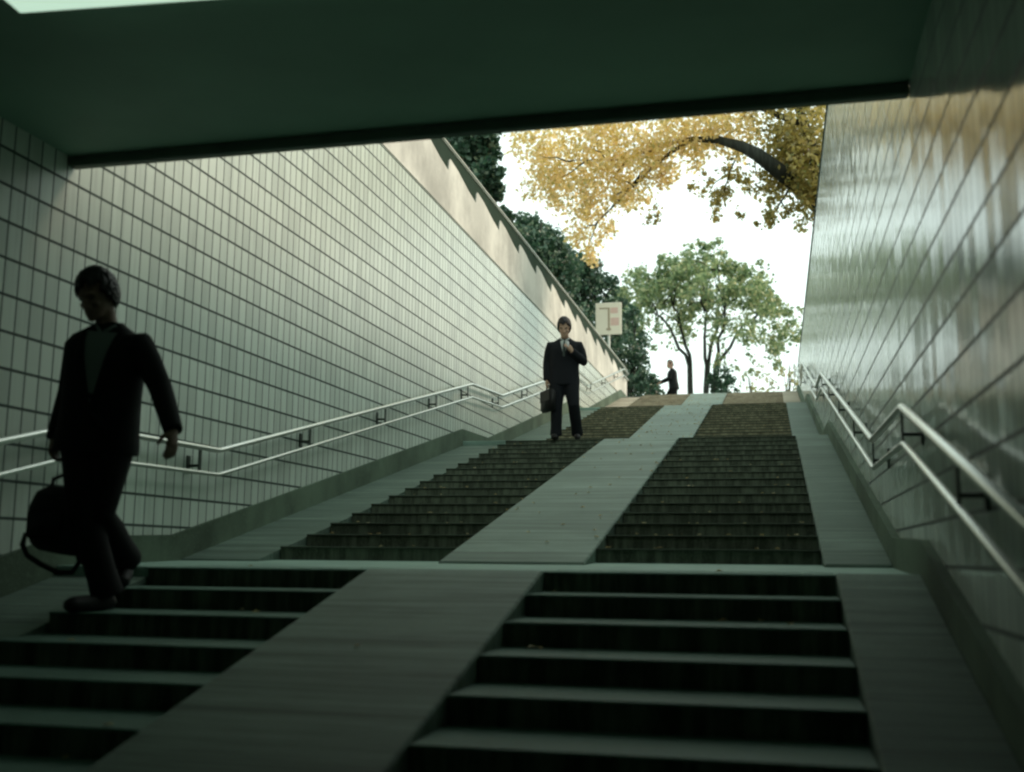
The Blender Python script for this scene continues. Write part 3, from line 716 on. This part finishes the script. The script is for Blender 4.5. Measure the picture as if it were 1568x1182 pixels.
    for nm in ('r', 'l'):
        hp, kn, an = v('hip_'+nm), v('kn_'+nm), v('an_'+nm)
        f = (an-kn).normalized()
        tube(bm, [hp+Vector((0, .005, .10)), hp, hp.lerp(kn, .5), kn, kn.lerp(an, .35), kn.lerp(an, .75), an+f*.025], [.118, .122, .102, .082, .082, .078, .086], 16)
    ring_loft(bm, [(-.10, .13, -.10, .11, 0), (-.03, .175, -.115, .125, 0), (.06, .175, -.115, .115, 0), (.14, .165, -.11, .11, 0)], T, 18)
    fuse('trousers', bm, vx, P['trouser'], t, 4, .45)
    # ---- jacket
    bm = bmesh.new(); ring_loft(bm, jr, T, 28)
    for s, nm in ((-1, 'r'), (1, 'l')):
        sh, el, wr = v('sh_'+nm), v('el_'+nm), v('wr_'+nm); inn = T @ Vector((s*.10, 0, .43*k_))
        tube(bm, [inn, sh+Vector((0, 0, -.005)), sh.lerp(el, .35), sh.lerp(el, .8), el, el.lerp(wr, .3), el.lerp(wr, .7), wr+(wr-el).normalized()*.005], [.08, .080, .070, .064, .062, .060, .055, .050], 16)
    for (a, b, r0) in P.get('folds', []): tube(bm, [a, Vector(a).lerp(Vector(b), .5)+Vector((0, -.006, 0)), b], [r0*.5, r0, r0*.5], 8)
    fuse('jacket', bm, vx, P['jacket'], t, 4, .45)
    # ---- shirt front, collar, lapels, tie lie on the chest
    def front(x, z):
        for (z0, w0, a0, *_), (z1, w1, a1, *_) in zip(jr, jr[1:]):
            if z0 <= z <= z1:
                g = (z-z0)/(z1-z0); wv = w0+(w1-w0)*g; av = a0+(a1-a0)*g; return av*max(.05, (1-(abs(x)/wv)**2.3))**.45
        return jr[-1][2]
    def panel(name, outline, off, m, n=7, thick=.008):
        bm = bmesh.new(); rows = []
        for (zl, xa, xb) in outline:
            rows.append([(xa+(xb-xa)*i/n, zl) for i in range(n+1)])
        A = [[bm.verts.new(T @ Vector((x, front(x, z)-off, z))) for x, z in r] for r in rows]
        B = [[bm.verts.new(T @ Vector((x, front(x, z)-off+thick+.02, z))) for x, z in r] for r in rows]
        for a, b in zip(A, A[1:]):
            for i in range(n): bm.faces.new((a[i], a[i+1], b[i+1], b[i]))
        for i in range(len(A)-1):
            bm.faces.new((A[i][0], A[i+1][0], B[i+1][0], B[i][0])); bm.faces.new((A[i][-1], B[i][-1], B[i+1][-1], A[i+1][-1]))
        fixn(bm); return bm_obj(name, bm, m, t, True)
    zt, zb = .505*k_, P['vee']*k_
    steps = 8; W0 = P['veew']
    ol = [(zb+(zt-zb)*i/steps, -W0*(i/steps)**.9-.001, W0*(i/steps)**.9+.001) for i in range(steps+1)]
    panel('shirt', ol, .006, P['shirt'])
    if P.get('tie'):
        panel('tie', [(zb+(zt-zb)*i/6, -.020+.008*(i > 4), .020-.008*(i > 4)) for i in range(7)], .013, P['tie'], 3)
    for s in (-1, 1):
        o2 = []
        for i in range(steps+1):
            f = i/steps; e = W0*f**.9; wl = .012+.055*math.sin(math.pi*min(1, f*1.15))**.7 if f < .86 else .03
            a, b = s*e, s*(e+wl); o2.append((zb+(zt-zb)*f, min(a, b), max(a, b)))
        panel('lapel', o2, .012, P['jacket'], 4)
        bm = bmesh.new(); c0 = T @ Vector((s*.012, -.075*P['girth'], .500*k_)); c1 = T @ Vector((s*.060, -.045, .535*k_)); c2 = T @ Vector((s*.058, .05, .555*k_))
        tube(bm, [c0, c1, c2], [(.008, .016), (.008, .020), (.008, .020)], 8); bm_obj('collar', bm, P['shirt'], t, True)
    # ---- shoes
    for nm in ('r', 'l'):
        an, to = v('an_'+nm), v('toe_'+nm); d = to-an; d.z *= 1; fl = Vector((d.x, d.y, 0)).normalized()
        bm = bmesh.new(); hl = P['heel_'+nm]; hl = Vector(hl)
        tube(bm, [hl, hl.lerp(to, .25), hl.lerp(to, .6), hl.lerp(to, .88), to], [.036, .042, .046, .042, .024], 12)
        tube(bm, [an+Vector((0, 0, .02)), hl.lerp(to, .3)+Vector((0, 0, .02))], [.045, .042], 10)
        fuse('shoe', bm, .009 if P['fine'] else .014, M['leather'], t, 3)
    return t

# --- the near man, coming down on the left
f1loc = Vector((-1.377*S, -.80*S, F1.z1-2*F1.r))
man1 = person('man in black suit and open grey shirt stepping down with a bag', f1loc, 0, dict(
    voxel=.010, fine=True, seed=3, hairw=1.12, girth=1.06, hem=.125, pelvis=(-.01, .01, .95), neck=(.045, -.035, 1.525), twist=R(10),
    head=(.012, -.060, 1.585), head_tilt=R(24), head_turn=R(-10), head_roll=R(-3),
    sh_r=(-.165, .0, 1.40), el_r=(-.225, .035, 1.16), wr_r=(-.245, -.03, .90), sh_l=(.240, -.03, 1.395), el_l=(.365, -.02, 1.16), wr_l=(.515, -.12, .92),
    hand_r=((0, -.05, -1), (.2, -1, 0), (1, 0, 0), .75, .8), hand_l=((.12, -.25, -1), (-.3, -1, .2), (-1, .2, 0), .30, .3),
    hip_r=(-.10, .0, .92), kn_r=(-.01, -.07, .50), an_r=(.09, .03, .095), toe_r=(.01, -.20, .035), heel_r=(.105, .07, .042),
    hip_l=(.085, .02, .92), kn_l=(.055, -.03, .50), an_l=(.0, .32, .27), toe_l=(.045, .22, .125), heel_l=(-.01, .365, .25),
    folds=[((-.12, -.135, 1.18), (.10, -.14, 1.08), .012), ((.0, -.14, 1.05), (.14, -.12, .92), .010)],
    vee=.13, veew=.085, shirt=M['shirt'], jacket=M['suit'], trouser=M['trouser'], skin=M['skin_dim']))
# his bag
def soft_bag(loc, rotz):
    t = thing('shoulder_bag', 'black soft bag with dangling strap, held beside the near man', 'bag', loc, rotz)
    bm = bmesh.new()
    pts = [(-.02, .02, .0), (0, 0, .05), (0, 0, .17), (0, 0, .29), (0, 0, .345)]
    ring = [(0.0, .115, -.05, .05, .035), (.03, .150, -.075, .075, .02), (.12, .170, -.09, .09, .0), (.22, .168, -.088, .088, -.01), (.30, .145, -.07, .07, -.01), (.345, .085, -.035, .035, .0)]
    ring_loft(bm, ring, Matrix.Rotation(R(9), 4, 'Y'), 20)
    fuse('bag_body', bm, .010, M['nylon'], t, 6)
    bm = bmesh.new(); box(bm, -.10, .11, -.098, -.075, .07, .22); bevel(bm, .015, 2); bm_obj('pocket', bm, M['nylon'], t, True)
    bm = bmesh.new(); tube(bm, [(-.03, 0, .33), (-.02, 0, .385), (.05, 0, .41), (.10, 0, .385), (.11, 0, .33)], .011, 8); bm_obj('handle', bm, M['nylon'], t, True)
    bm = bmesh.new(); tube(bm, [(-.150, -.02, .10), (-.145, -.05, .04), (-.10, -.06, -.02), (-.02, -.05, -.065), (.07, -.03, -.105), (.13, 0, -.105), (.15, .03, -.05), (.12, .03, .03)], [(.014, .006)]*8, 8); bm_obj('strap', bm, M['nylon'], t, True)
    return t
soft_bag(f1loc + Vector((-.20, -.05, .30)), 0)

# --- the man with the phone on the landing
f2loc = Vector((-.62*S, F2.y1+.10, F2.z1))
man2 = person('man in dark suit and tie on the middle landing looking down at his phone', f2loc, R(6), dict(
    voxel=.012, fine=True, seed=5, girth=1.02, hem=.13, pelvis=(0, .0, .90), neck=(.01, -.025, 1.445), twist=0,
    head=(.005, -.055, 1.495), head_tilt=R(20), head_turn=0,
    sh_r=(-.198, -.01, 1.325), el_r=(-.245, .03, 1.10), wr_r=(-.245, -.02, .845), sh_l=(.208, -.01, 1.325), el_l=(.275, -.01, 1.10), wr_l=(.125, -.215, 1.215),
    hand_r=((0, -.05, -1), (.2, -1, 0), (1, 0, 0), .85, .8), hand_l=((-.55, -.30, .75), (.2, .6, .6), (-.4, .9, .1), .45, .6),
    hip_r=(-.09, .0, .86), kn_r=(-.105, -.05, .47), an_r=(-.115, .0, .09), toe_r=(-.135, -.20, .035), heel_r=(-.11, .05, .042),
    hip_l=(.09, .0, .86), kn_l=(.135, -.06, .48), an_l=(.165, .20, .125), toe_l=(.18, .01, .035), heel_l=(.165, .24, .10),
    vee=.27, veew=.062, shirt=M['shirt2'], tie=M['tie'], jacket=M['suit2'], trouser=M['suit2'], skin=M['skin']))
mtx2 = Matrix.Translation(f2loc) @ Matrix.Rotation(R(6), 4, 'Z')
t = thing('mobile_phone', 'small grey phone held up at chest height by the man on the landing', 'phone', mtx2 @ Vector((.060, -.262, 1.262)), R(6))
bm = bmesh.new(); box(bm, -.024, .024, -.009, .009, 0, .10); bevel(bm, .006, 2); bmesh.ops.rotate(bm, verts=bm.verts[:], cent=(0, 0, 0), matrix=Matrix.Rotation(R(-28), 3, 'X')); bm_obj('case', bm, M['phone'], t, True)
bm = bmesh.new(); box(bm, -.019, .019, .0095, .0115, .045, .092); bmesh.ops.rotate(bm, verts=bm.verts[:], cent=(0, 0, 0), matrix=Matrix.Rotation(R(-28), 3, 'X')); bm_obj('screen', bm, M['leather'], t)
t = thing('briefcase', 'black briefcase hanging from the right hand of the man on the landing', 'bag', mtx2 @ Vector((-.225, -.03, .40)), R(-58))
bm = bmesh.new(); box(bm, -.19, .19, -.05, .05, 0, .30); bevel(bm, .022, 3); bm_obj('case', bm, M['leather'], t, True)
bm = bmesh.new(); box(bm, -.185, .185, -.056, -.049, .14, .295); bevel(bm, .003); bm_obj('flap', bm, M['leather'], t)
bm = bmesh.new(); tube(bm, [(-.065, 0, .295), (-.06, 0, .345), (-.03, 0, .365), (.03, 0, .365), (.06, 0, .345), (.065, 0, .295)], .010, 8); bm_obj('handle', bm, M['leather'], t, True)

# --- the far walker on the plaza
p3 = at(1030, 600, 29.2); p3.z = GZ
person('distant person in black jacket walking left on the plaza above the stairs', p3, R(-82), dict(
    voxel=.016, fine=False, seed=8, girth=1.25, hem=.14, pelvis=(0, .04, .90), neck=(0, -.02, 1.45), twist=0,
    head=(0, -.05, 1.515), head_tilt=R(12), head_turn=0,
    sh_r=(-.20, -.02, 1.38), el_r=(-.24, -.14, 1.13), wr_r=(-.20, -.38, 1.03), sh_l=(.20, -.02, 1.38), el_l=(.24, -.10, 1.12), wr_l=(.20, -.36, 1.00),
    hand_r=((0, -1, -.4), (1, 0, .2), (0, .2, -1), .4, .4), hand_l=((0, -1, -.4), (-1, 0, .2), (0, .2, -1), .4, .4),
    hip_r=(-.09, .04, .87), kn_r=(-.1, -.18, .50), an_r=(-.1, -.16, .10), toe_r=(-.1, -.38, .05), heel_r=(-.1, -.10, .045),
    hip_l=(.09, .04, .87), kn_l=(.1, .06, .47), an_l=(.1, .36, .16), toe_l=(.1, .20, .05), heel_l=(.1, .42, .13),
    vee=.30, veew=.05, shirt=M['shirt2'], jacket=M['suit'], trouser=M['trouser'], skin=M['skin']))

# ------------------------------------------------------------------ fallen leaves on the steps
r = np.random.default_rng(77); V = []
def drop_leaf(x, y, z, s):
    a = r.random()*6.28; ca, sa = math.cos(a), math.sin(a)
    for u, v_, h in ((-.5, 0, .002), (0, .32, .010), (.5, 0, .003), (0, -.32, .010)):
        V.append((x+s*(u*ca-v_*sa), y+s*(u*sa+v_*ca), z+h+r.random()*.006))
for f, n in ((F1, 30), (F2, 170), (F3, 420), (F4, 420)):
    for _ in range(n):
        i = int(r.integers(2 if f is F1 else 0, f.n)); y = f.y0 + i*f.t + r.random()*f.t*.9 + .01; z = f.z0+(i+1)*f.r
        x = r.uniform(SL, XL) if r.random() < .5 else r.uniform(XR, XS)
        drop_leaf(x, y, z+.002, r.uniform(.03, .055))
    for _ in range(n//4):
        y = r.uniform(f.y0, f.y1); x = r.uniform(XL, XR); drop_leaf(x, y, f.z0+(y-f.y0+f.t)*f.r/f.t+.006, r.uniform(.03, .05))
me = bpy.data.meshes.new('fallen_leaves'); me.from_pydata(V, [], [(4*i, 4*i+1, 4*i+2, 4*i+3) for i in range(len(V)//4)])
o = link('fallen_leaves', me, M['litter']); tag(o, 'dry leaves scattered over the steps', 'leaves', kind='stuff')
for o in scene.objects:
    if 'worldbase' in o: del o['worldbase']
